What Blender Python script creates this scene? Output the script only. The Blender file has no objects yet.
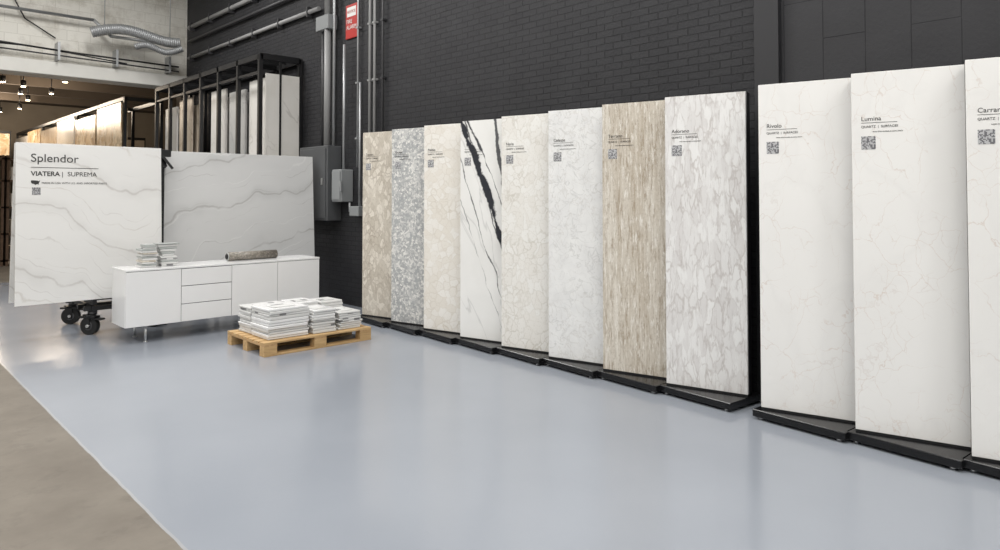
import bpy, bmesh, math, random
from mathutils import Vector, Matrix
random.seed(7)
S=bpy.context.scene
try:
    S.view_settings.view_transform='Standard'
    S.view_settings.look='None'
except Exception: pass

# ---------------------------------------------------------------- node helpers
class NT:
    def __init__(s,name,rough=.5,metal=0.0,spec=.5):
        s.m=bpy.data.materials.new(name); s.m.use_nodes=True
        s.t=s.m.node_tree; s.b=s.t.nodes['Principled BSDF']
        s.b.inputs['Roughness'].default_value=rough
        s.b.inputs['Metallic'].default_value=metal
        s.b.inputs['Specular IOR Level'].default_value=spec
    def n(s,typ,**kw):
        nd=s.t.nodes.new(typ)
        for k,v in kw.items(): setattr(nd,k,v)
        return nd
    def l(s,a,b): s.t.links.new(a,b)
    def coord(s,scale=(1,1,1),loc=(0,0,0),rot=(0,0,0)):
        # rotate first, then scale + translate
        tc=s.n('ShaderNodeTexCoord'); m0=s.n('ShaderNodeMapping'); mp=s.n('ShaderNodeMapping')
        s.l(tc.outputs['Object'],m0.inputs['Vector']); m0.inputs['Rotation'].default_value=rot
        s.l(m0.outputs['Vector'],mp.inputs['Vector'])
        mp.inputs['Scale'].default_value=scale; mp.inputs['Location'].default_value=loc
        return mp.outputs['Vector']
    def warp(s,vec,scale,amt,detail=4):
        nz=s.n('ShaderNodeTexNoise'); s.l(vec,nz.inputs['Vector']); nz.inputs['Scale'].default_value=scale; nz.inputs['Detail'].default_value=detail
        vm=s.n('ShaderNodeVectorMath',operation='MULTIPLY_ADD'); s.l(nz.outputs['Color'],vm.inputs[0]); vm.inputs[1].default_value=(amt,amt,amt); s.l(vec,vm.inputs[2])
        return vm.outputs[0]
    def noise(s,vec,scale,detail=4,rough=.5,dist=0):
        n=s.n('ShaderNodeTexNoise'); s.l(vec,n.inputs['Vector'])
        n.inputs['Scale'].default_value=scale; n.inputs['Detail'].default_value=detail
        n.inputs['Roughness'].default_value=rough; n.inputs['Distortion'].default_value=dist
        return n.outputs['Fac']
    def math(s,op,a,b=None,clamp=False):
        n=s.n('ShaderNodeMath',operation=op); n.use_clamp=clamp
        for i,x in enumerate((a,b)):
            if x is None: continue
            if isinstance(x,(int,float)): n.inputs[i].default_value=x
            else: s.l(x,n.inputs[i])
        return n.outputs[0]
    def mr(s,v,a,b,c=0,d=1):
        n=s.n('ShaderNodeMapRange'); s.l(v,n.inputs[0])
        for i,x in enumerate((a,b,c,d)): n.inputs[i+1].default_value=x
        return n.outputs[0]
    def vein(s,vec,scale,width,detail=4,dist=.3,rough=.5):
        f=s.noise(vec,scale,detail,rough,dist)
        return s.mr(s.math('ABSOLUTE',s.math('SUBTRACT',f,.5)),0,width,1,0)
    def crack(s,vec,scale,width,warpsc,warpamt):
        v=s.warp(vec,warpsc,warpamt,6)
        ve=s.n('ShaderNodeTexVoronoi',feature='DISTANCE_TO_EDGE'); s.l(v,ve.inputs['Vector']); ve.inputs['Scale'].default_value=scale
        return s.mr(ve.outputs['Distance'],0,width,1,0)
    def mix(s,fac,a,b):
        n=s.n('ShaderNodeMix',data_type='RGBA')
        if isinstance(fac,(int,float)): n.inputs[0].default_value=fac
        else: s.l(fac,n.inputs[0])
        for i,x in ((6,a),(7,b)):
            if isinstance(x,tuple): n.inputs[i].default_value=(x[0],x[1],x[2],1)
            else: s.l(x,n.inputs[i])
        return n.outputs[2]
    def col(s,c):
        if isinstance(c,tuple): s.b.inputs['Base Color'].default_value=(c[0],c[1],c[2],1)
        else: s.l(c,s.b.inputs['Base Color'])
    def bump(s,h,strength=.3,dist=.01):
        n=s.n('ShaderNodeBump'); s.l(h,n.inputs['Height'])
        n.inputs['Strength'].default_value=strength; n.inputs['Distance'].default_value=dist
        s.l(n.outputs[0],s.b.inputs['Normal'])

def plain(name,c,rough=.5,metal=0,var=.06,nscale=6,spec=.5,bump=0):
    t=NT(name,rough,metal,spec); v=t.coord()
    f=t.noise(v,nscale,4)
    t.col(t.mix(f,tuple(x*(1-var) for x in c),tuple(min(1,x*(1+var)) for x in c)))
    if bump: t.bump(t.noise(v,nscale*8,3),bump,.004)
    return t.m
def emis(name,c,st):
    t=NT(name); t.col((0,0,0)); t.b.inputs['Emission Color'].default_value=(*c,1); t.b.inputs['Emission Strength'].default_value=st
    return t.m

# ---------------------------------------------------------------- materials
def vmat(name,base,base2,layers,rough=.25,seed=0,cloud=2.0,spec=.4,csc=(1,1,1),crot=0):
    t=NT(name,rough,0,spec)
    c=t.mix(t.mr(t.noise(t.coord(scale=csc,loc=(seed,seed*1.7,seed*.6),rot=(0,crot,0)),cloud,5,.6),.35,.65),base,base2)
    for i,L in enumerate(layers):
        col,sc,ns,w,st,ry,di=L[:7]; lo,hi=(L[7],L[8]) if len(L)>7 else (.35,.6)
        v=t.coord(scale=sc,loc=(seed*3.1+i*5.3,seed+i*2.2,seed*1.3+i*4.1),rot=(0,ry,0))
        m=t.vein(v,ns,w,5,di)
        br=t.mr(t.noise(t.coord(loc=(i*9.1+seed,3,1)),2.2,3),lo,hi)
        m=t.math('MULTIPLY',t.math('MULTIPLY',m,br),st)
        c=t.mix(m,c,col)
    t.col(c); return t.m
def stone_speckle(name,c1,c2,c3,scale,seed,sz=(1,1,1),rough=.3,edge=.12,estr=1.0,warp=.06):
    t=NT(name,rough,0,.4)
    v=t.coord(scale=sz,loc=(seed,seed,seed))
    wv=t.warp(v,scale*.5,warp)
    vo=t.n('ShaderNodeTexVoronoi'); t.l(wv,vo.inputs['Vector']); vo.inputs['Scale'].default_value=scale
    sep=t.n('ShaderNodeSeparateColor'); t.l(vo.outputs['Color'],sep.inputs[0])
    c=t.mix(t.mr(sep.outputs[0],.2,.9),c1,c2)
    ve=t.n('ShaderNodeTexVoronoi',feature='DISTANCE_TO_EDGE'); t.l(wv,ve.inputs['Vector']); ve.inputs['Scale'].default_value=scale
    e=t.mr(ve.outputs['Distance'],0,edge,estr,0)
    e=t.math('MULTIPLY',e,t.mr(t.noise(v,4,4),.3,.7))
    c=t.mix(e,c,c3)
    c=t.mix(t.math('MULTIPLY',t.mr(t.noise(v,60,2),.58,.68),.5*estr),c,c3)
    t.col(c); return t.m
p1=stone_speckle('stone_tan_breccia',(.52,.475,.405),(.69,.645,.57),(.36,.31,.255),18,1,(1,1,.6),warp=.12)
p2=stone_speckle('stone_grey_terrazzo',(.38,.39,.395),(.74,.73,.70),(.27,.28,.29),38,2)
p3=stone_speckle('stone_cream_pebble',(.73,.695,.635),(.79,.77,.73),(.58,.53,.455),12,3,(1,1,1.1),warp=.12,estr=.8,edge=.10)
p5=stone_speckle('stone_ivory_breccia',(.76,.74,.70),(.80,.79,.76),(.55,.52,.46),13,5,(1,1,.8),warp=.2,estr=.85,edge=.09)
p6=vmat('stone_white_mist',(.79,.79,.78),(.72,.72,.715),[((.50,.50,.49),(1,1,1),7,.022,.6,.3,.9,.3,.55),((.55,.53,.50),(1,1,.7),13,.028,.5,.5,.4,.3,.55)],seed=6,cloud=8)
def blackvein():
    t=NT('stone_white_black_vein',.18,0,.45); v=t.coord()
    c=t.mix(t.mr(t.noise(v,2.5,4),.4,.65),(.80,.795,.775),(.76,.755,.735))
    m=t.vein(t.coord(scale=(1.6,1,.35),rot=(0,.42,0)),2.2,.016,5,.5); c=t.mix(t.math('MULTIPLY',m,.5),c,(.46,.46,.45))
    sx=t.n('ShaderNodeSeparateXYZ'); t.l(v,sx.inputs[0]); x,z=sx.outputs[0],sx.outputs[2]
    wob=t.math('MULTIPLY',t.math('SUBTRACT',t.noise(t.coord(scale=(1,1,1)),2.0,7,.5),.5),.24)
    def line(a,b,z0,wd,wn,seed,soft):
        d=t.math('SUBTRACT',t.math('SUBTRACT',x,t.math('MULTIPLY',t.math('SUBTRACT',z0,z),b)),a)
        d=t.math('ABSOLUTE',t.math('ADD',d,wob))
        wv=t.math('ADD',t.math('MULTIPLY',t.mr(t.noise(t.coord(loc=(seed,0,seed)),2.8,6,.65),.35,.66),wn),wd)
        return t.math('MINIMUM',t.math('MAXIMUM',t.math('MULTIPLY',t.math('SUBTRACT',wv,d),soft),0),1)
    halo=line(.05,.42,2.33,.045,.08,1,9)
    c=t.mix(t.math('MULTIPLY',halo,.28),c,(.33,.34,.36))
    for (a,b_,z0,wd,wn,seed,soft,k) in ((.05,.42,2.33,.006,.066,1,70,1),(.13,.48,2.33,.002,.026,4,120,.95),(.42,.20,2.36,.001,.034,8,110,.9),(.24,.34,1.9,.002,.018,11,140,.85),(-.12,.36,2.33,.001,.014,14,160,.8),(.02,.40,1.5,.001,.010,17,200,.6)):
        c=t.mix(t.math('MULTIPLY',line(a,b_,z0,wd,wn,seed,soft),k),c,(.022,.024,.032))
    t.col(c); return t.m
p4=blackvein()
def trav7():
    t=NT('stone_travertine_brown',.4,0,.35)
    a=t.noise(t.coord(scale=(6,1,.25),loc=(7,7,7)),2.2,8,.75)
    c=t.mix(t.mr(a,.36,.62),(.47,.41,.33),(.68,.64,.57))
    b=t.noise(t.coord(scale=(11,1,1.3),loc=(3,1,1)),4.5,9,.8)
    c=t.mix(t.math('MULTIPLY',t.mr(b,.51,.57),.75),c,(.32,.255,.185))
    w=t.noise(t.coord(scale=(10,1,1.4),loc=(15,5,2)),5,9,.8)
    c=t.mix(t.math('MULTIPLY',t.mr(w,.53,.59),.85),c,(.79,.765,.715))
    b2=t.noise(t.coord(scale=(14,1,5),loc=(1,8,1)),8,6,.8)
    c=t.mix(t.math('MULTIPLY',t.mr(b2,.56,.62),.75),c,(.24,.185,.13))
    t.col(c); return t.m
p7=trav7()
def breccia8():
    t=NT('stone_breccia_grey_white',.35,0,.35)
    v=t.warp(t.coord(scale=(1.6,1,.55),loc=(8,8,8)),8,.20,7)
    vo=t.n('ShaderNodeTexVoronoi'); t.l(v,vo.inputs['Vector']); vo.inputs['Scale'].default_value=12
    sep=t.n('ShaderNodeSeparateColor'); t.l(vo.outputs['Color'],sep.inputs[0])
    c=t.mix(t.mr(sep.outputs[0],.2,.8),(.68,.665,.655),(.78,.775,.765))
    ve=t.n('ShaderNodeTexVoronoi',feature='DISTANCE_TO_EDGE'); t.l(v,ve.inputs['Vector']); ve.inputs['Scale'].default_value=12
    e=t.math('MULTIPLY',t.mr(ve.outputs['Distance'],0,.12,1,0),t.mr(t.noise(t.coord(scale=(2,1,.7)),5,5),.38,.56))
    c=t.mix(t.math('MULTIPLY',e,.75),c,(.48,.445,.425))
    b=t.noise(t.coord(scale=(9,1,1.1),loc=(4,1,1)),5,9,.8)
    c=t.mix(t.math('MULTIPLY',t.mr(b,.54,.61),.6),c,(.46,.43,.415))
    w=t.noise(t.coord(scale=(6,1,1.3),loc=(9,5,2)),5,8,.78)
    c=t.mix(t.math('MULTIPLY',t.mr(w,.53,.62),.7),c,(.81,.805,.795))
    t.col(c); return t.m
p8=breccia8()
def crackle(name,seed,st):
    t=NT(name,.25,0,.4)
    c=t.mix(t.mr(t.noise(t.coord(loc=(seed,1,seed)),1.5,4),.35,.65),(.815,.805,.785),(.795,.785,.765))
    c=t.mix(t.math('MULTIPLY',t.vein(t.coord(scale=(1,1,.7),loc=(seed,4,seed)),1.8,.05,5,.6),.2),c,(.70,.69,.675))
    for i,(sc,w,wa,k,lo,hi,colr) in enumerate(((3.2,.010,.35,1,.42,.57,(.60,.50,.435)),(7.5,.015,.22,.85,.48,.60,(.60,.49,.42)),(1.7,.009,.5,.7,.47,.6,(.62,.56,.52)))):
        m=t.crack(t.coord(scale=(1,1,.8),loc=(seed*2+i*7,i,seed+i*3)),sc,w,4,wa)
        br=t.mr(t.noise(t.coord(loc=(seed+i*5,3,seed*2)),2.6,6,.7),lo,hi)
        c=t.mix(t.math('MULTIPLY',t.math('MULTIPLY',m,br),k*st),c,colr)
    t.col(c); return t.m
p9=crackle('stone_white_rose_crackle',9,.56); p10=crackle('stone_white_rose_crackle_b',12,.6); p11=crackle('stone_white_rose_crackle_c',15,.56)
def flow(name,base,base2,cols,seed,slope,k=1.0,ph=0.0):
    """long sweeping marble veins: level lines of a warped inclined plane"""
    t=NT(name,.22,0,.4)
    sp=t.n('ShaderNodeSeparateXYZ'); t.l(t.coord(),sp.inputs[0]); x,z=sp.outputs[0],sp.outputs[2]
    w1=t.math('SUBTRACT',t.noise(t.coord(scale=(.8,1,.5),loc=(seed,1,seed)),1.7,3,.45),.5)
    w2=t.math('SUBTRACT',t.noise(t.coord(loc=(seed*2,1,seed)),6,6,.6),.5)
    g=t.math('ADD',t.math('ADD',z,t.math('MULTIPLY',x,slope)),t.math('ADD',t.math('MULTIPLY',w1,.95),t.math('MULTIPLY',w2,.07)))
    c=t.mix(t.mr(t.noise(t.coord(scale=(.5,1,1.2),loc=(seed,2,seed)),1.6,4,.55),.4,.68),base,base2)
    def lines(freq,off,width,lo,hi,st,colr,sd):
        q=t.math('FRACT',t.math('ADD',t.math('MULTIPLY',g,freq),off))
        m=t.mr(t.math('ABSOLUTE',t.math('SUBTRACT',q,.5)),0,width,1,0)
        br=t.mr(t.noise(t.coord(scale=(.8,1,1.6),loc=(sd,4,sd*2)),1.8,5,.6),lo,hi)
        return t.math('MULTIPLY',t.math('MULTIPLY',m,br),st*k),colr
    for m,colr in (lines(1.5,ph,.20,.38,.6,.50,cols[0],seed+1),lines(1.5,ph,.026,.30,.50,.75,cols[1],seed+1),lines(2.6,ph+.2,.030,.42,.56,.6,cols[2],seed+5),lines(4.3,ph+.6,.03,.47,.58,.5,cols[1],seed+9)):
        c=t.mix(m,c,colr)
    t.col(c); return t.m
big1=flow('stone_white_flowing_vein',(.785,.78,.765),(.76,.755,.74),((.62,.61,.595),(.53,.51,.49),(.57,.54,.50)),21,.30)
big2=flow('stone_flowing_vein_shade_greyed',(.69,.69,.685),(.66,.66,.655),((.53,.53,.525),(.44,.43,.42),(.80,.80,.79)),27,-.32,1.1,.3)  # greyed base: duller light on this slab is painted into its colour

def brick(name,c1,c2,bw,bh,rot,vert=False,mortar=.006,strength=.8,cm=(.02,.021,.024)):
    t=NT(name,.6,0,.3)
    tc=t.n('ShaderNodeTexCoord'); sp=t.n('ShaderNodeSeparateXYZ'); t.l(tc.outputs['Object'],sp.inputs[0])
    cb=t.n('ShaderNodeCombineXYZ')
    if rot: a,b=sp.outputs[1],sp.outputs[2]
    else: a,b=sp.outputs[0],sp.outputs[2]
    if vert: a,b=b,a
    t.l(a,cb.inputs[0]); t.l(b,cb.inputs[1])
    br=t.n('ShaderNodeTexBrick'); t.l(cb.outputs[0],br.inputs['Vector'])
    br.inputs['Scale'].default_value=1; br.inputs['Brick Width'].default_value=bw; br.inputs['Row Height'].default_value=bh
    br.inputs['Mortar Size'].default_value=mortar; br.inputs['Mortar Smooth'].default_value=.3
    br.inputs['Color1'].default_value=(*c1,1); br.inputs['Color2'].default_value=(*c2,1); br.inputs['Mortar'].default_value=(*cm,1)
    v=t.coord(); f=t.noise(v,3,5)
    c=t.mix(t.mr(f,.3,.7,0,.35),br.outputs['Color'],tuple(x*1.35 for x in c2))
    t.col(c)
    h=t.math('ADD',t.math('MULTIPLY',br.outputs['Fac'],-1),t.math('MULTIPLY',t.noise(v,40,4),.35))
    t.bump(h,strength,.012); return t.m
m_brick=brick('painted_brick_charcoal',(.023,.023,.026),(.028,.028,.031),.205,.067,True,mortar=.006,strength=1,cm=(.013,.013,.015))
m_block=brick('charcoal_wall_panel',(.028,.028,.031),(.033,.033,.036),.62,.30,True,vert=True,mortar=.004,strength=.5,cm=(.011,.011,.013))
def whitepaint():
    t=NT('painted_masonry_white_dirty',.7)
    tc=t.n('ShaderNodeTexCoord'); sp=t.n('ShaderNodeSeparateXYZ'); t.l(tc.outputs['Object'],sp.inputs[0]); cb=t.n('ShaderNodeCombineXYZ')
    t.l(sp.outputs[0],cb.inputs[0]); t.l(sp.outputs[2],cb.inputs[1])
    br=t.n('ShaderNodeTexBrick'); t.l(cb.outputs[0],br.inputs['Vector']); br.inputs['Scale'].default_value=1
    br.inputs['Brick Width'].default_value=.4; br.inputs['Row Height'].default_value=.2; br.inputs['Mortar Size'].default_value=.006
    br.inputs['Color1'].default_value=(.80,.78,.72,1); br.inputs['Color2'].default_value=(.76,.74,.68,1); br.inputs['Mortar'].default_value=(.66,.64,.58,1)
    v=t.coord(); d=t.mr(t.noise(v,1.6,8,.72),.47,.66)
    t.col(t.mix(t.math('MULTIPLY',d,.65),br.outputs['Color'],(.38,.34,.28))); t.bump(t.noise(v,25,5),.5,.01); return t.m
m_wp=whitepaint()
m_wallw=plain('wall_paint_offwhite',(.60,.60,.58),.8)
m_ceil=plain('ceiling_paint',(.55,.55,.54),.9)
m_dark=plain('ceiling_brown_timber',(.11,.088,.068),.9)
m_beam=plain('lintel_beam_paint',(.70,.69,.65),.6,0,.12,3)
m_storew=plain('storeroom_wall_paint',(.30,.26,.21),.8,0,.2,2)

def floor_m():
    t=NT('floor_epoxy_and_concrete',.3,0,.5); v=t.coord()
    sp=t.n('ShaderNodeSeparateXYZ'); t.l(v,sp.inputs[0]); x,y=sp.outputs[0],sp.outputs[1]
    n1=t.noise(v,.7,3); blue=t.mix(t.mr(n1,.3,.7),(.275,.297,.335),(.305,.328,.368))
    blue=t.mix(t.math('MULTIPLY',t.mr(t.noise(v,45,3),.60,.75),.12),blue,(.24,.255,.28))
    n2=t.noise(v,1.6,7,.65); con=t.mix(t.mr(n2,.3,.7),(.14,.12,.097),(.20,.177,.146))
    con=t.mix(t.math('MULTIPLY',t.mr(t.noise(v,5,6,.7),.54,.70),.5),con,(.10,.084,.069))
    xe=t.math('ADD',x,t.math('MULTIPLY',t.math('SUBTRACT',t.noise(v,4,4,.6),.5),.02))
    mk=t.math('GREATER_THAN',xe,1.165); mk=t.math('MULTIPLY',mk,t.math('LESS_THAN',y,15.5))
    edge=t.math('MULTIPLY',mk,t.math('LESS_THAN',xe,1.18))
    c=t.mix(mk,con,blue); c=t.mix(t.math('MULTIPLY',edge,.4),c,(.44,.43,.41)); t.col(c)
    r=t.math('ADD',t.math('MULTIPLY',mk,-.51),.64); r=t.math('ADD',r,t.math('MULTIPLY',t.noise(v,1.2,4),.1)); t.l(r,t.b.inputs['Roughness'])
    h=t.math('MULTIPLY',t.noise(v,14,3),t.math('ADD',t.math('MULTIPLY',mk,-.88),1)); t.bump(h,.25,.006); return t.m
m_floor=floor_m()
m_blk=plain('black_powder_coat',(.009,.009,.010),.45)
m_blkg=plain('black_gloss_laminate',(.008,.008,.009),.2,spec=.35)
m_rub=plain('black_rubber',(.012,.012,.012),.6)
m_chrome=plain('brushed_steel',(.6,.6,.6),.3,1)
m_dsteel=plain('dark_zinc_hub',(.10,.10,.105),.4,.8)
m_galv=plain('galvanised_steel',(.42,.43,.44),.45,.6,.15,20)
m_condw=plain('conduit_grey_paint',(.28,.28,.28),.5)
m_condd=plain('conduit_charcoal_paint',(.035,.035,.038),.5)
m_pil=plain('pilaster_charcoal_paint',(.020,.020,.023),.6)
m_elec=plain('electrical_panel_grey',(.078,.081,.085),.5)
m_elec2=plain('switch_box_grey',(.24,.25,.255),.5)
m_red=plain('fire_sign_red',(.45,.025,.02),.4)
m_signw=plain('sign_white',(.75,.75,.73),.5)
m_cab=plain('white_gloss_lacquer',(.82,.82,.82),.15,0,.01)
m_gap=plain('cabinet_shadow_gap',(.12,.12,.12),.6)
m_text=plain('print_charcoal',(.03,.03,.03),.6)
m_core=plain('slab_edge_white',(.66,.65,.63),.5)
def woodm(name,c1,c2,rot=(0,0,0)):
    t=NT(name,.7); v=t.coord(scale=(1,10,10),rot=rot); f=t.noise(v,3,6,.6,.5)
    t.col(t.mix(t.mr(f,.3,.7),c1,c2)); t.bump(t.noise(v,12,4),.3,.004); return t.m
m_wood=woodm('pallet_pine',(.42,.26,.11),(.62,.42,.21)); m_wood2=woodm('pallet_pine_cross',(.38,.23,.10),(.58,.38,.19),(0,0,math.pi/2))
m_brown=woodm('dark_shelf_wood',(.06,.035,.02),(.12,.07,.04))
m_amber=vmat('stone_amber_onyx',(.50,.32,.16),(.78,.64,.44),[((.15,.08,.04),(1,1,1),1.6,.06,.85,.4,1),((.85,.78,.62),(1,1,1),2.2,.05,.9,.4,1)],seed=31,cloud=1.8)
m_bg1=vmat('stone_store_white',(.66,.64,.60),(.72,.70,.67),[((.40,.38,.35),(1,1,.6),2,.02,.5,.5,.8)],seed=33)
m_bg2=vmat('stone_store_grey',(.42,.42,.41),(.52,.51,.49),[((.2,.2,.2),(1,1,.6),2,.02,.5,.5,.8)],seed=35)
m_bg3=vmat('stone_store_taupe',(.48,.39,.30),(.60,.52,.42),[((.25,.18,.12),(1,1,.6),2,.03,.5,.5,.8)],seed=37)
m_rollm=stone_speckle('sample_roll_brown_grey',(.20,.18,.15),(.32,.29,.25),(.10,.09,.08),40,4)
def qr():
    t=NT('qr_code_print',.5); v=t.coord(scale=(150,150,150))
    fl=t.n('ShaderNodeVectorMath',operation='FLOOR'); t.l(v,fl.inputs[0])
    wn=t.n('ShaderNodeTexWhiteNoise',noise_dimensions='3D'); t.l(fl.outputs[0],wn.inputs['Vector'])
    t.col(t.mix(t.math('GREATER_THAN',wn.outputs['Value'],.5),(.46,.46,.47),(.14,.14,.15))); return t.m
m_qr=qr()
def boxprint(name,base,ink,seed):
    t=NT(name,.5); v=t.coord(scale=(14,14,40),loc=(seed,seed,seed)); fl=t.n('ShaderNodeVectorMath',operation='FLOOR'); t.l(v,fl.inputs[0])
    wn=t.n('ShaderNodeTexWhiteNoise',noise_dimensions='3D'); t.l(fl.outputs[0],wn.inputs['Vector'])
    t.col(t.mix(t.math('MULTIPLY',t.math('GREATER_THAN',wn.outputs['Value'],.8),.8),base,ink)); return t.m
m_print=boxprint('carton_white_printed',(.68,.68,.67),(.10,.10,.11),2)
m_paper=plain('tile_white_porcelain',(.68,.68,.67),.35,0,.05,12)
m_tileg=plain('tile_grey_porcelain',(.42,.44,.43),.35,0,.1,12)
m_lamp=emis('warm_lamp_glow',(1,.78,.50),22)

# ---------------------------------------------------------------- mesh builder
class MB:
    def __init__(s): s.bm=bmesh.new(); s.mats=[]
    def mi(s,m):
        if m not in s.mats: s.mats.append(m)
        return s.mats.index(m)
    def _fin(s,vs,mat,bev=0,seg=1,smooth=False):
        i=s.mi(mat); fs=set(f for v in vs for f in v.link_faces)
        for f in fs: f.material_index=i; f.smooth=smooth
        if bev:
            es=list(set(e for v in vs for e in v.link_edges))
            r=bmesh.ops.bevel(s.bm,geom=es,offset=bev,segments=seg,affect='EDGES',profile=.5)
            for f in r['faces']: f.material_index=i
    def box(s,a,b,mat,bev=0,M4=None,seg=1):
        a=Vector(a);b=Vector(b); c=(a+b)/2; d=b-a
        m=Matrix.Translation(c)@Matrix.Diagonal((abs(d.x),abs(d.y),abs(d.z),1))
        if M4 is not None: m=M4@m
        r=bmesh.ops.create_cube(s.bm,size=1,matrix=m); s._fin(r['verts'],mat,bev,seg)
    def beam(s,p,q,w,h,mat,bev=0):
        p=Vector(p);q=Vector(q);d=q-p; rot=d.to_track_quat('Z','Y').to_matrix().to_4x4()
        m=Matrix.Translation((p+q)/2)@rot@Matrix.Diagonal((w,h,d.length,1))
        r=bmesh.ops.create_cube(s.bm,size=1,matrix=m); s._fin(r['verts'],mat,bev)
    def cyl(s,p,q,r,mat,seg=16,r2=None,smooth=True):
        p=Vector(p);q=Vector(q);d=q-p; rot=d.to_track_quat('Z','Y').to_matrix().to_4x4()
        m=Matrix.Translation((p+q)/2)@rot
        o=bmesh.ops.create_cone(s.bm,cap_ends=True,segments=seg,radius1=r,radius2=r if r2 is None else r2,depth=d.length,matrix=m)
        i=s.mi(mat)
        for f in set(f for v in o['verts'] for f in v.link_faces):
            f.material_index=i; f.smooth=smooth and len(f.verts)==4
    def path(s,pts,r,mat,seg=12):
        for a,b in zip(pts,pts[1:]): s.cyl(a,b,r,mat,seg)
        for p in pts[1:-1]: s.sph(p,r*1.02,mat)
    def sph(s,p,r,mat,sc=(1,1,1)):
        o=bmesh.ops.create_uvsphere(s.bm,u_segments=12,v_segments=8,radius=r,matrix=Matrix.Translation(p)@Matrix.Diagonal((*sc,1)))
        i=s.mi(mat)
        for f in set(f for v in o['verts'] for f in v.link_faces): f.material_index=i; f.smooth=True
    def torus(s,c,axis,R,r,mat,n=20,k=8):
        rot=Vector(axis).to_track_quat('Z','Y').to_matrix(); i=s.mi(mat); rings=[]
        for a in range(n):
            A=2*math.pi*a/n; ring=[]
            for b in range(k):
                B=2*math.pi*b/k
                ring.append(s.bm.verts.new(Vector(c)+rot@Vector(((R+r*math.cos(B))*math.cos(A),(R+r*math.cos(B))*math.sin(A),r*math.sin(B)))))
            rings.append(ring)
        for a in range(n):
            for b in range(k):
                f=s.bm.faces.new((rings[a][b],rings[(a+1)%n][b],rings[(a+1)%n][(b+1)%k],rings[a][(b+1)%k])); f.material_index=i; f.smooth=True
    def done(s,name,loc=(0,0,0),rz=0,parent=None,rx=0):
        bmesh.ops.recalc_face_normals(s.bm,faces=s.bm.faces[:])
        me=bpy.data.meshes.new(name); s.bm.to_mesh(me); s.bm.free()
        for m in s.mats: me.materials.append(m)
        o=bpy.data.objects.new(name,me); S.collection.objects.link(o)
        o.location=loc; o.rotation_euler=(rx,0,rz)
        if parent: o.parent=parent
        return o
def text(name,body,size,loc,parent,rot=(math.pi/2,0,0),mat=None,align='LEFT',bold=0):
    cu=bpy.data.curves.new(name,'FONT'); cu.body=body; cu.size=size; cu.extrude=.0006; cu.align_x=align; cu.offset=bold
    cu.materials.append(mat or m_text)
    o=bpy.data.objects.new(name,cu); S.collection.objects.link(o); o.parent=parent; o.location=loc; o.rotation_euler=rot
    return o

# ---------------------------------------------------------------- room shell
WX=5.45; CY=15.5; CEIL=6.6; E=.003
b=MB(); b.box((-6,-5,-.1),(10,30,0),m_floor); b.done('floor')
b=MB(); b.box((WX,2.62,0),(WX+.3,CY,CEIL),m_brick); b.done('wall_right')
b=MB(); b.box((WX-.04,-5,0),(WX+.3,2.42,CEIL),m_block); b.done('wall_right_panelled')
b=MB(); b.box((WX-.10,2.42,0),(WX+.3,2.62,CEIL),m_pil); b.done('trim_1')
b=MB(); b.box((-6,CY,3.97),(WX+.3,CY+.35,CEIL),m_wp); b.box((-6,CY,0),(-2.5,CY+.35,3.97),m_wp); b.done('wall_back')
b=MB(); b.box((-6,CY-.12,3.88),(WX-E,CY-E,4.14),m_beam,.01); b.box((-2.5,CY,3.88),(WX-E,CY+.4,3.965),m_beam,.01); b.done('trim_2')
b=MB(); b.box((-6.2,-5,0),(-6,30,CEIL),m_wallw); b.done('wall_left')
b=MB(); b.box((-6,-5.2,0),(WX+.3,-5,CEIL),m_wallw); b.done('wall_front')
b=MB(); b.box((-6.2,-5.2,CEIL),(WX+.3,CY+.35,CEIL+.1),m_ceil); b.done('ceiling')
b=MB(); b.box((-6.2,CY+.35,4.9),(10,30,5.0),m_dark)
for y in (17,19,21,23,25,27): b.box((-6,y,4.65),(10,y+.15,4.9),m_dark)
b.done('ceiling_storeroom')
b=MB(); b.box((-6.2,30,0),(10,30.2,5),m_storew); b.done('wall_storeroom_back')
b=MB(); b.box((10,CY,0),(10.2,30,5),m_storew); b.box((WX,CY+.35,0),(10,CY+.6,5),m_dark); b.done('wall_storeroom_right')

# ---------------------------------------------------------------- slab displays
Hs=2.395; TH=math.radians(-76); PW=.635
def display(yf,xf,mat,title,ly=0):
    b=MB()
    b.box((0,0,.085),(PW,.022,Hs),mat,.002)
    b.box((0.0,.022,.085),(PW,.03,Hs),m_core)
    b.box((0,.03,.07),(.03,.14,Hs),m_blk); b.box((PW-.03,.03,.07),(PW,.14,Hs),m_blk)
    b.box((.03,.03,Hs-.05),(PW-.03,.14,Hs),m_blk); b.box((.03,.12,.07),(PW-.03,.14,Hs-.05),m_blk)
    b.box((.0,.0,.072),(PW,.03,.085),m_blk)
    o=b.done('stone_slab_display',(xf,yf,0),TH)
    k=MB()
    k.box((0,0,.02),(.655,.44,.072),m_blkg,.004)
    for (x,y) in ((.05,.04),(.6,.04),(.05,.38),(.6,.38)): k.cyl((x,y,0),(x,y,.022),.018,m_chrome,10)
    p=k.done('plinth')
    p.parent=o
    wl=Matrix.Translation((xf-.045,yf+.045,0))@Matrix.Rotation(math.radians(-95),4,'Z')
    om=Matrix.Translation((xf,yf,0))@Matrix.Rotation(TH,4,'Z')
    p.matrix_local=om.inverted()@wl
    z=2.10+ly
    text('title',title,.040,(.055,-.001,z),o)
    text('subtitle','QUARTZ  |  SURFACES',.021,(.055,-.001,z-.045),o)
    l=MB(); l.box((.055,-.0015,z-.014),(.26,0,z-.0115),m_text); l.done('rule_line',parent=o)
    text('caption','MADE WITH GLOBAL & LOCAL PARTS',.010,(.12,-.001,z-.075),o)
    q=MB(); q.box((.055,-.0016,z-.185),(.138,0,z-.10),m_qr); q.done('qr_code',parent=o)
    return o
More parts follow.
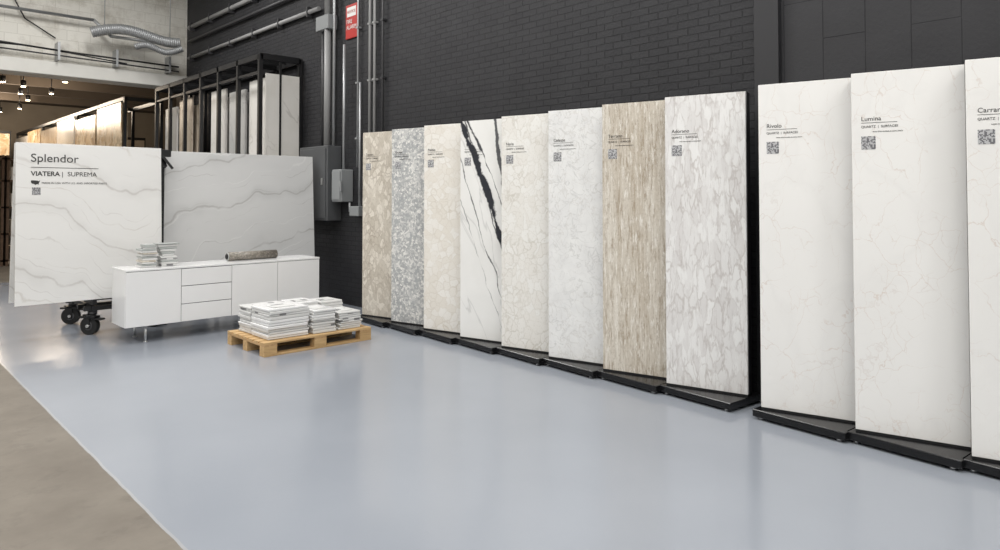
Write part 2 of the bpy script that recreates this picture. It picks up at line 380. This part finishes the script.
mats=[p1,p2,p3,p4,p5,p6,p7,p8]
tt=['Tessera','Gravel','Pebble','','Naria','Celeste','Terrano','Adorano']
for i,(m,t_) in enumerate(zip(mats,tt)):
    display(7.63-i*.64,4.872,m,t_)
for i,(m,t_) in enumerate(zip([p9,p10,p11,p9],['Rivolo','Lumina','Carrara','Nevada'])):
    display(2.33-i*.64,4.815-i*.01,m,t_,-.02)

# ---------------------------------------------------------------- big A-frame slabs
def aframe(x0,x1,yb,mat,zb=.405,zt=2.175,lean=.10,wheels=(2.17,2.80),back=True):
    L=math.atan2(lean,zt-zb)
    b=MB(); w=x1-x0; h=(zt-zb)/math.cos(L)
    b.box((0,0,0),(w,.02,h),mat,.002)
    o=b.done('stone_slab_on_cart',(x0,yb,zb),0,rx=-L)
    inv=(Matrix.Translation((x0,yb,zb))@Matrix.Rotation(-L,4,'X')).inverted()
    k=MB()
    L2=math.radians(5.5)
    ybk=yb+.36
    if back:
        k.box((0,-.02,0),(w,0,h),mat,.002,Matrix.Translation((x0+.0,ybk,zb))@Matrix.Rotation(L2,4,'X'))
    s=k.done('rear_slab'); s.parent=o; s.matrix_local=inv
    k=MB(); xa,xb=wheels; y0,y1=yb+.08,yb+.98
    for y in (yb+.05,yb+.31,yb+.90): k.beam((xa-.1,y,.30),(xb+.1,y,.30),.05,.05,m_blk)
    for x in (xa,xb):
        k.beam((x,yb-.01,.30),(x,yb+1.02,.30),.05,.06,m_blk)
        k.beam((x,yb+.0,.37),(x,yb+.36,.37),.05,.06,m_blk)
        k.beam((x,yb+.055,.38),(x,yb+.165,2.05),.04,.04,m_blk); k.beam((x,yb+.31,.38),(x,yb+.20,2.05),.04,.04,m_blk)
        for y in (y0,y1):
            dx=-.03 if x==xa else .03
            k.cyl((x,y,.27),(x,y,.225),.05,m_dsteel,16)
            k.box((x-.055+dx,y-.07,.203),(x+.055+dx,y+.06,.228),m_blk,.004)
            R=Matrix.Translation((x+dx,y,0))@Matrix.Rotation(math.radians(38 if y==y0 else 55),4,'Z')
            for sx in (-.046,.040): k.box((sx,-.035,.07),(sx+.006,.04,.21),m_blk,0,R)
            def P(a,b_,c_): return R@Vector((a,b_,c_))
            k.cyl(P(-.032,-.01,.102),P(.032,-.01,.102),.102,m_rub,24)
            k.cyl(P(-.036,-.01,.102),P(.036,-.01,.102),.05,m_dsteel,20)
            k.cyl(P(-.055,-.01,.102),P(.055,-.01,.102),.018,m_chrome,10)
            k.box((-.04,-.17,.17),(.04,-.05,.19),m_blk,.004,R)
            k.box((-.05,-.10,.19),(.05,.10,.215),m_blk,.004,R)
    k.beam((xa,yb+.182,2.03),(xb,yb+.182,2.03),.04,.04,m_blk)
    s=k.done('cart_frame'); s.parent=o; s.matrix_local=inv
    return o
A=aframe(1.41,2.90,8.98,big1)
A2=aframe(3.02,5.12,9.28,big2,wheels=(3.5,4.5),zt=2.165)
text('title','Splendor',.128,(.135,-.002,1.565),A)
l=MB(); l.box((.14,-.003,1.500),(.80,0,1.505),m_text); l.done('rule_line',parent=A)
text('subtitle','VIATERA',.070,(.14,-.002,1.410),A,bold=.0015); text('subtitle_b','|  SUPREMA',.070,(.43,-.002,1.410),A)
text('caption','MADE IN USA WITH U.S. AND IMPORTED PARTS',.030,(.24,-.002,1.32),A)
mp=MB(); pts=[(0,.07),(.02,.075),(.10,.07),(.115,.06),(.14,.075),(.13,.045),(.12,.02),(.125,0),(.105,.012),(.08,.005),(.065,-.005),(.05,.012),(.015,.02),(0,.04)]
f=mp.bm.faces.new([mp.bm.verts.new((.14+x*.6,-.003,1.31+z*.65)) for x,z in pts]); mp.mi(m_text); mp.done('map_icon',parent=A)
q=MB(); q.box((.15,-.003,1.20),(.23,0,1.28),m_qr); q.done('qr_code',parent=A)
# clamp between slabs
b=MB(); b.beam((2.95,9.33,2.16),(2.98,9.20,1.95),.05,.05,m_blk); b.box((2.90,9.2,2.08),(3.06,9.26,2.17),m_blk,.005); b.beam((2.93,9.2,2.12),(3.07,9.17,1.93),.03,.03,m_blk); b.cyl((2.96,9.22,2.0),(2.96,9.28,2.0),.025,m_chrome)
b.box((2.95,9.225,.02),(2.99,9.26,2.1),m_blk); b.box((2.86,9.08,.0),(3.00,9.42,.03),m_blk,.004)
b.done('slab_clamp_post')

# ---------------------------------------------------------------- white sideboard
b=MB(); X0,X1,Y0,Y1,Z0,Z1=2.25,4.53,8.10,8.60,.18,.80
b.box((X0,Y0+.022,Z0),(X1,Y1,Z1-.02),m_cab,.003); b.box((X0-.003,Y0,Z1-.022),(X1+.003,Y1+.003,Z1),m_cab,.003)
b.box((X0+.01,Y0+.018,Z0+.006),(X1-.01,Y0+.023,Z1-.022),m_gap)
mw=(X1-X0)/4
for i in range(4):
    a=X0+i*mw+.003; c=X0+(i+1)*mw-.003
    if i==1:
        zs=[Z0+.003,Z0+.2,Z0+.4,Z1-.026]
        for z,z2 in zip(zs,zs[1:]): b.box((a,Y0,z+.004),(c,Y0+.019,z2-.004),m_cab,.002)
    else: b.box((a,Y0,Z0+.004),(c,Y0+.019,Z1-.028),m_cab,.002)
for x in (X0+.22,X1-.25):
    for y in (Y0+.06,Y1-.06): b.cyl((x,y,0),(x,y,Z0),.014,m_chrome); b.cyl((x,y,0),(x,y,.012),.022,m_chrome)
    b.box((x-.015,Y0+.05,Z0-.03),(x+.015,Y1-.05,Z0),m_chrome)
b.done('sideboard')

# sample stacks on the sideboard
b=MB(); z=.802
for i in range(10):
    h=random.uniform(.018,.026); dx=random.uniform(-.012,.012); dy=random.uniform(-.012,.012)
    b.box((2.45+dx,8.24+dy,z),(2.60+dx,8.44+dy,z+h-.003),[m_paper,m_tileg,m_print,p1][i%4],.002); z+=h
b.box((2.47,8.25,z),(2.61,8.44,z+.006),m_print,.001)
b.box((2.48,8.27,z+.008),(2.60,8.42,z+.045),m_tileg,.004); b.done('stone_sample_stack')
b=MB(); z=.802
for i in range(5):
    h=.022; dx=random.uniform(-.01,.01)
    b.box((2.66+dx,8.27,z),(2.84+dx,8.45,z+h-.003),[m_print,m_paper,m_tileg][i%3],.002); z+=h
for i in range(5):
    h=.026; g=.012*i; b.box((2.68-g,8.30,z),(2.80+g,8.44,z+h-.004),m_tileg if i%2 else m_paper,.002); z+=h
b.box((2.625,8.29,z),(2.86,8.45,z+.012),m_tileg,.002)
b.done('stone_sample_stack')
b=MB(); b.cyl((3.44,8.36,.855),(4.06,8.36,.855),.053,m_rollm,28); b.torus((3.44,8.36,.855),(1,0,0),.046,.006,m_tileg); b.torus((4.06,8.36,.855),(1,0,0),.046,.006,m_tileg)
b.cyl((3.425,8.36,.855),(3.442,8.36,.855),.03,m_blk); b.done('sample_roll')

# ---------------------------------------------------------------- pallet with cartons
b=MB(); px0,px1,py0,py1=3.08,4.32,6.58,7.46
for y in (py0,(py0+py1)/2-.05,py1-.1):
    b.box((px0,y,0),(px1,y+.1,.02),m_wood,.002)
    for x in (px0,(px0+px1)/2-.07,px1-.14): b.box((x,y,.02),(x+.14,y+.1,.10),m_wood,.003)
for x in (px0,(px0+px1)/2-.07,px1-.14): b.box((x,py0,.10),(x+.14,py1,.12),m_wood2,.002)
for i in range(7):
    y=py0+i*(py1-py0-.1)/6; b.box((px0,y,.12),(px1,y+.1,.14),m_wood,.002)
b.done('wooden_pallet')
def stack(x,y,w,d,n,hh,seed,top=True):
    random.seed(seed); b=MB(); z=.142
    for i in range(n):
        h=hh*random.uniform(.8,1.2); dx=random.uniform(-.012,.012); dy=random.uniform(-.012,.012); r=random.uniform(-.035,.035)
        m4=Matrix.Translation((x,y,z+h/2))@Matrix.Rotation(r,4,'Z')
        b.box((-w/2+dx,-d/2+dy,-h/2+.0015),(w/2+dx,d/2+dy,h/2-.0015),random.choice([m_paper,m_paper,m_print,m_cab]),.004,m4); z+=h
    b.box((x-w*.3,y-d*.3,z),(x+w*.25,y+d*.1,z+.006),m_print,0)
    b.done('tile_carton_stack')
stack(3.38,6.86,.44,.40,11,.027,1); stack(3.39,7.24,.44,.30,11,.027,5)
stack(3.78,6.83,.27,.36,9,.026,2); stack(3.78,7.22,.28,.34,10,.027,3)
stack(4.10,6.84,.27,.38,8,.026,4); stack(4.10,7.22,.28,.32,9,.027,6)

# ---------------------------------------------------------------- electrical gear
V=WX-E
b=MB(); b.box((V-.24,9.10,1.22),(V,9.95,2.33),m_elec,.01); b.box((V-.255,9.14,1.26),(V-.24,9.91,2.29),m_elec,.004); b.box((V-.27,9.2,1.75),(V-.255,9.24,1.85),m_chrome,.003)
b.done('electrical_panel')
b=MB(); b.box((V-.2,8.78,1.50),(V,9.04,1.97),m_elec2,.01); b.box((V-.215,8.80,1.53),(V-.2,9.02,1.94),m_elec2,.004)
b.beam((V-.21,8.765,1.66),(V-.22,8.765,1.80),.03,.02,m_galv); b.cyl((V-.1,8.88,1.97),(V-.1,8.88,3.80),.02,m_galv)
b.done('disconnect_switch_box')
b=MB(); b.box((V-.14,8.42,1.30),(V,8.66,1.44),m_elec2,.008); b.cyl((V-.07,8.50,1.44),(V-.07,8.50,3.2),.016,m_galv)
b.path([(V-.07,8.66,1.37),(V-.07,8.76,1.37),(V-.07,8.76,1.49)],.016,m_galv); b.done('junction_box')
b=MB(); b.box((V-.16,9.25,4.10),(V,9.62,4.32),m_elec2,.008)
b.cyl((V-.10,9.36,2.34),(V-.10,9.36,4.10),.05,m_condw); b.cyl((V-.10,9.36,4.32),(V-.10,9.36,6.5),.05,m_condw)
b.cyl((V-.08,9.52,2.34),(V-.08,9.52,4.10),.03,m_condd); b.cyl((V-.08,9.20,2.34),(V-.08,9.20,6.5),.022,m_galv)
b.done('electrical_riser')
for (y,r,mt,zb_) in ((8.61,.014,m_galv,2.0),(8.30,.02,m_condw,2.0),(8.18,.02,m_condw,1.6),(7.98,.016,m_condd,1.2)):
    b=MB(); b.cyl((V-.04,y,zb_),(V-.04,y,6.5),r,mt)
    for z in (2.4,3.2,4.0,4.8,5.6): b.box((V-.065,y-.03,z),(V,y+.03,z+.025),mt)
    b.done('vertical_conduit')
b=MB(); b.path([(V-.06,9.7,4.50),(V-.06,15.2,4.50)],.035,m_condw); b.path([(V-.06,9.7,4.86),(V-.06,15.2,4.86)],.03,m_condd); b.path([(V-.06,9.7,5.15),(V-.06,15.2,5.15)],.045,m_condw)
for y in range(10,16): b.box((V-.1,y,4.42),(V,y+.04,4.58),m_condd); b.box((V-.11,y,5.06),(V,y+.04,5.24),m_condd)
b.done('horizontal_conduit')
b=MB(); b.box((V-.02,8.66,3.90),(V,8.98,4.40),m_red,.003); b.box((V-.024,8.70,4.22),(V-.02,8.94,4.36),m_signw)
o=b.done('fire_sign')
text('sign_text','FIRE\nALARM',.085,(V-.025,8.95,4.12),o,rot=(math.pi/2,0,-math.pi/2),mat=m_signw); text('sign_text_b','NOTICE',.06,(V-.027,8.93,4.27),o,rot=(math.pi/2,0,-math.pi/2),mat=m_red)

# pipes / flexible duct on back wall
b=MB(); y=CY-.25
b.path([(-5,y,4.42),(1.5,y,4.40),(3.2,y,4.33),(5.2,y,4.30)],.018,m_blk); b.path([(-5,y,4.30),(2.2,y,4.26),(5.2,y,4.2)],.014,m_condd)
b.path([(-5,y,4.36),(1.0,y,4.31),(2.6,y,4.36),(4.2,y,4.24)],.012,m_blk)
b.path([(-5,y,5.02),(3.6,y,5.02),(3.9,y,4.75),(5.2,y,4.75)],.03,m_galv)
b.path([(2.2,CY-.06,5.5),(2.5,CY-.06,4.9),(3.0,CY-.06,4.6)],.012,m_blk)
for x in (0,1,2,3,4,5): b.box((x,y-.02,4.16),(x+.04,CY-E,4.5),m_galv)
b.done('cable_bundle')
b=MB(); N=46; pr=None
for i in range(N):
    t=i/(N-1); p=Vector((3.5+1.5*t,CY-.5-.4*t,4.72+.10*math.sin(t*5)+.05*t))
    if pr is not None: b.torus((p+pr)/2,p-pr,.085,.022,m_galv,16,6); b.cyl(pr,p,.08,m_galv,16)
    pr=p
pr=None
for i in range(30):
    t=i/29; p=Vector((4.2+.8*t,CY-.75-.3*t,4.50+.06*math.sin(t*7)))
    if pr is not None: b.torus((p+pr)/2,p-pr,.05,.016,m_galv,14,6); b.cyl(pr,p,.047,m_galv,14)
    pr=p
for x in (3.7,4.9): b.cyl((x,CY-.6,4.75),(x,CY-.6,CEIL),.008,m_galv)
b.done('flexible_duct')

# ---------------------------------------------------------------- steel storage racks
def rack(x0,x1,y0,y1,h,slabmats,step,front=None,off=.06,drop=.3,bars=.22,pw=.03,second=True):
    b=MB(); n=int(round((y1-y0)/step))+1; ys=[y0+i*(y1-y0)/(n-1) for i in range(n)]
    for i,y in enumerate(ys):
        for x in (x0,x1): b.box((x-pw,y-pw,0),(x+pw,y+pw,h),m_blk)
        b.box((x0,y-.03,h-.08),(x1,y+.03,h),m_blk)
        b.box((x0,y-.03,.1),(x1,y+.03,.2),m_blk)
    for x in (x0,x1):
        b.box((x-pw,y0,h-.08),(x+pw,y1,h),m_blk); b.box((x-.03,y0,.1),(x+.03,y1,.2),m_blk)
    b.box((x0-.02,y0,h-.30),(x0+.02,y1,h-.26),m_blk)
    yy=y0
    while bars and yy<y1: b.box((x0,yy,h-.02),(x1,yy+.03,h+.02),m_blk); yy+=bars
    for i,(a,c) in enumerate(zip(ys,ys[1:])):
        m=slabmats[i%len(slabmats)]
        if m is None: continue
        b.box((x0+off,a+.05,.2),(x0+off+.03,c-.10,h-drop-.1*(i%2)),m)
        if second: b.box((x0+off+.12,a+.1,.2),(x0+off+.15,c-.02,h-drop-.12),m)
    if front: b.box((x0+.06,y0-.05,.2),(x1-.05,y0-.075,h-.30),front); b.box((x0+.28,y0-.09,.1),(x0+.31,y0-.06,h-.1),m_blk)
    return b.done('slab_storage_rack')
rack(4.73,5.40,10.32,15.1,3.79,[m_bg1,m_bg2,m_bg1,None,m_bg3,m_bg1],.8,front=m_bg1,off=.14,drop=.34)
rack(4.55,5.3,16.6,29,3.75,[m_amber,m_amber,m_bg1,m_bg3,m_amber,m_bg1],2.07,off=-.07,drop=.12,bars=0)
b=MB()
for i in range(3):
    x=.6+i*1.1
    for z in (.1,.7,1.3,1.9,2.4): b.box((x,19,z),(x+1.05,19.6,z+.04),m_brown)
    for xx in (x,x+1.0): b.box((xx,19,0),(xx+.05,19.6,2.5),m_brown)
    for z in (.14,.74,1.34,1.94): b.box((x+.1,19.1,z),(x+.8,19.5,z+.3),random.choice([m_bg3,m_brown,m_bg1]))
b.done('shelving_unit')
for x,m in ((1.6,m_bg1),(2.9,m_amber),(7.0,m_bg3)):
    b=MB(); b.box((x,27.5,.1),(x+1.2,27.55,3.6),m); b.box((x-.05,27.55,0),(x+1.25,27.62,3.7),m_blk); b.box((x,27.2,0),(x+1.2,27.9,.1),m_blk); b.done('freestanding_slab')

# ---------------------------------------------------------------- lights
def spot_fix(x,y,z,pw):
    b=MB(); b.cyl((x,y,4.9),(x,y,z+.14),.012,m_blk,8); b.cyl((x,y,z),(x,y,z+.15),.06,m_blk,14); b.cyl((x,y,z-.012),(x,y,z),.05,m_lamp,14)
    o=b.done('track_spotlight')
    if pw:
        L=bpy.data.lights.new('spot_bulb','POINT'); L.energy=pw; L.color=(1,.84,.66); L.shadow_soft_size=.25
        q=bpy.data.objects.new('spot_bulb',L); S.collection.objects.link(q); q.parent=o; q.location=(x,y,z-.28)
for i,(x,y,p_) in enumerate([(2.9,17,0),(3.6,17.5,24),(3.4,19,0),(4.0,19.5,55),(3.4,21,0),(4.2,22,95),(3.0,23,75),(4.0,24,0),(3.4,26,190),(4.2,26.5,0),(3.2,28,0),(2.3,20,0),(2.9,20.5,0),(3.9,28,0),(3.6,22.6,0)]):
    spot_fix(x,y,4.35,p_)

def area(x,y,sx,sy,e,z=CEIL-.35,c=(1,.985,.96)):
    b=MB(); b.box((x-sx/2,y-sy/2,z+.03),(x+sx/2,y+sy/2,z+.12),m_signw)
    for xx in (x-sx/3,x+sx/3): b.cyl((xx,y,z+.12),(xx,y,CEIL),.01,m_galv,8)
    o=b.done('ceiling_light_fixture')
    L=bpy.data.lights.new('lamp_panel','AREA'); L.shape='RECTANGLE'; L.size=sx; L.size_y=sy; L.energy=e; L.color=c
    q=bpy.data.objects.new('lamp_panel',L); S.collection.objects.link(q); q.parent=o; q.location=(x,y,z)
for x in (-3.2,.2,3.2):
    for y,e in ((-2.5,124),(2.0,114),(6.5,118),(11.5,148)):
        area(x,y,.6,2.6,e)
w=bpy.data.worlds.new('World'); S.world=w; w.use_nodes=True
w.node_tree.nodes['Background'].inputs[0].default_value=(.5,.52,.55,1); w.node_tree.nodes['Background'].inputs[1].default_value=.5

# ---------------------------------------------------------------- camera
cd=bpy.data.cameras.new('Camera'); cam=bpy.data.objects.new('Camera',cd); S.collection.objects.link(cam)
cam.location=(0,0,1.6); pitch=math.radians(1.5); cam.rotation_euler=(math.pi/2+pitch,0,-math.atan2(665,695))
cd.sensor_width=36; cd.lens=695*36/1000; cd.shift_y=-(275-(195-695*math.tan(pitch)))/1000
cd.clip_end=200
S.camera=cam
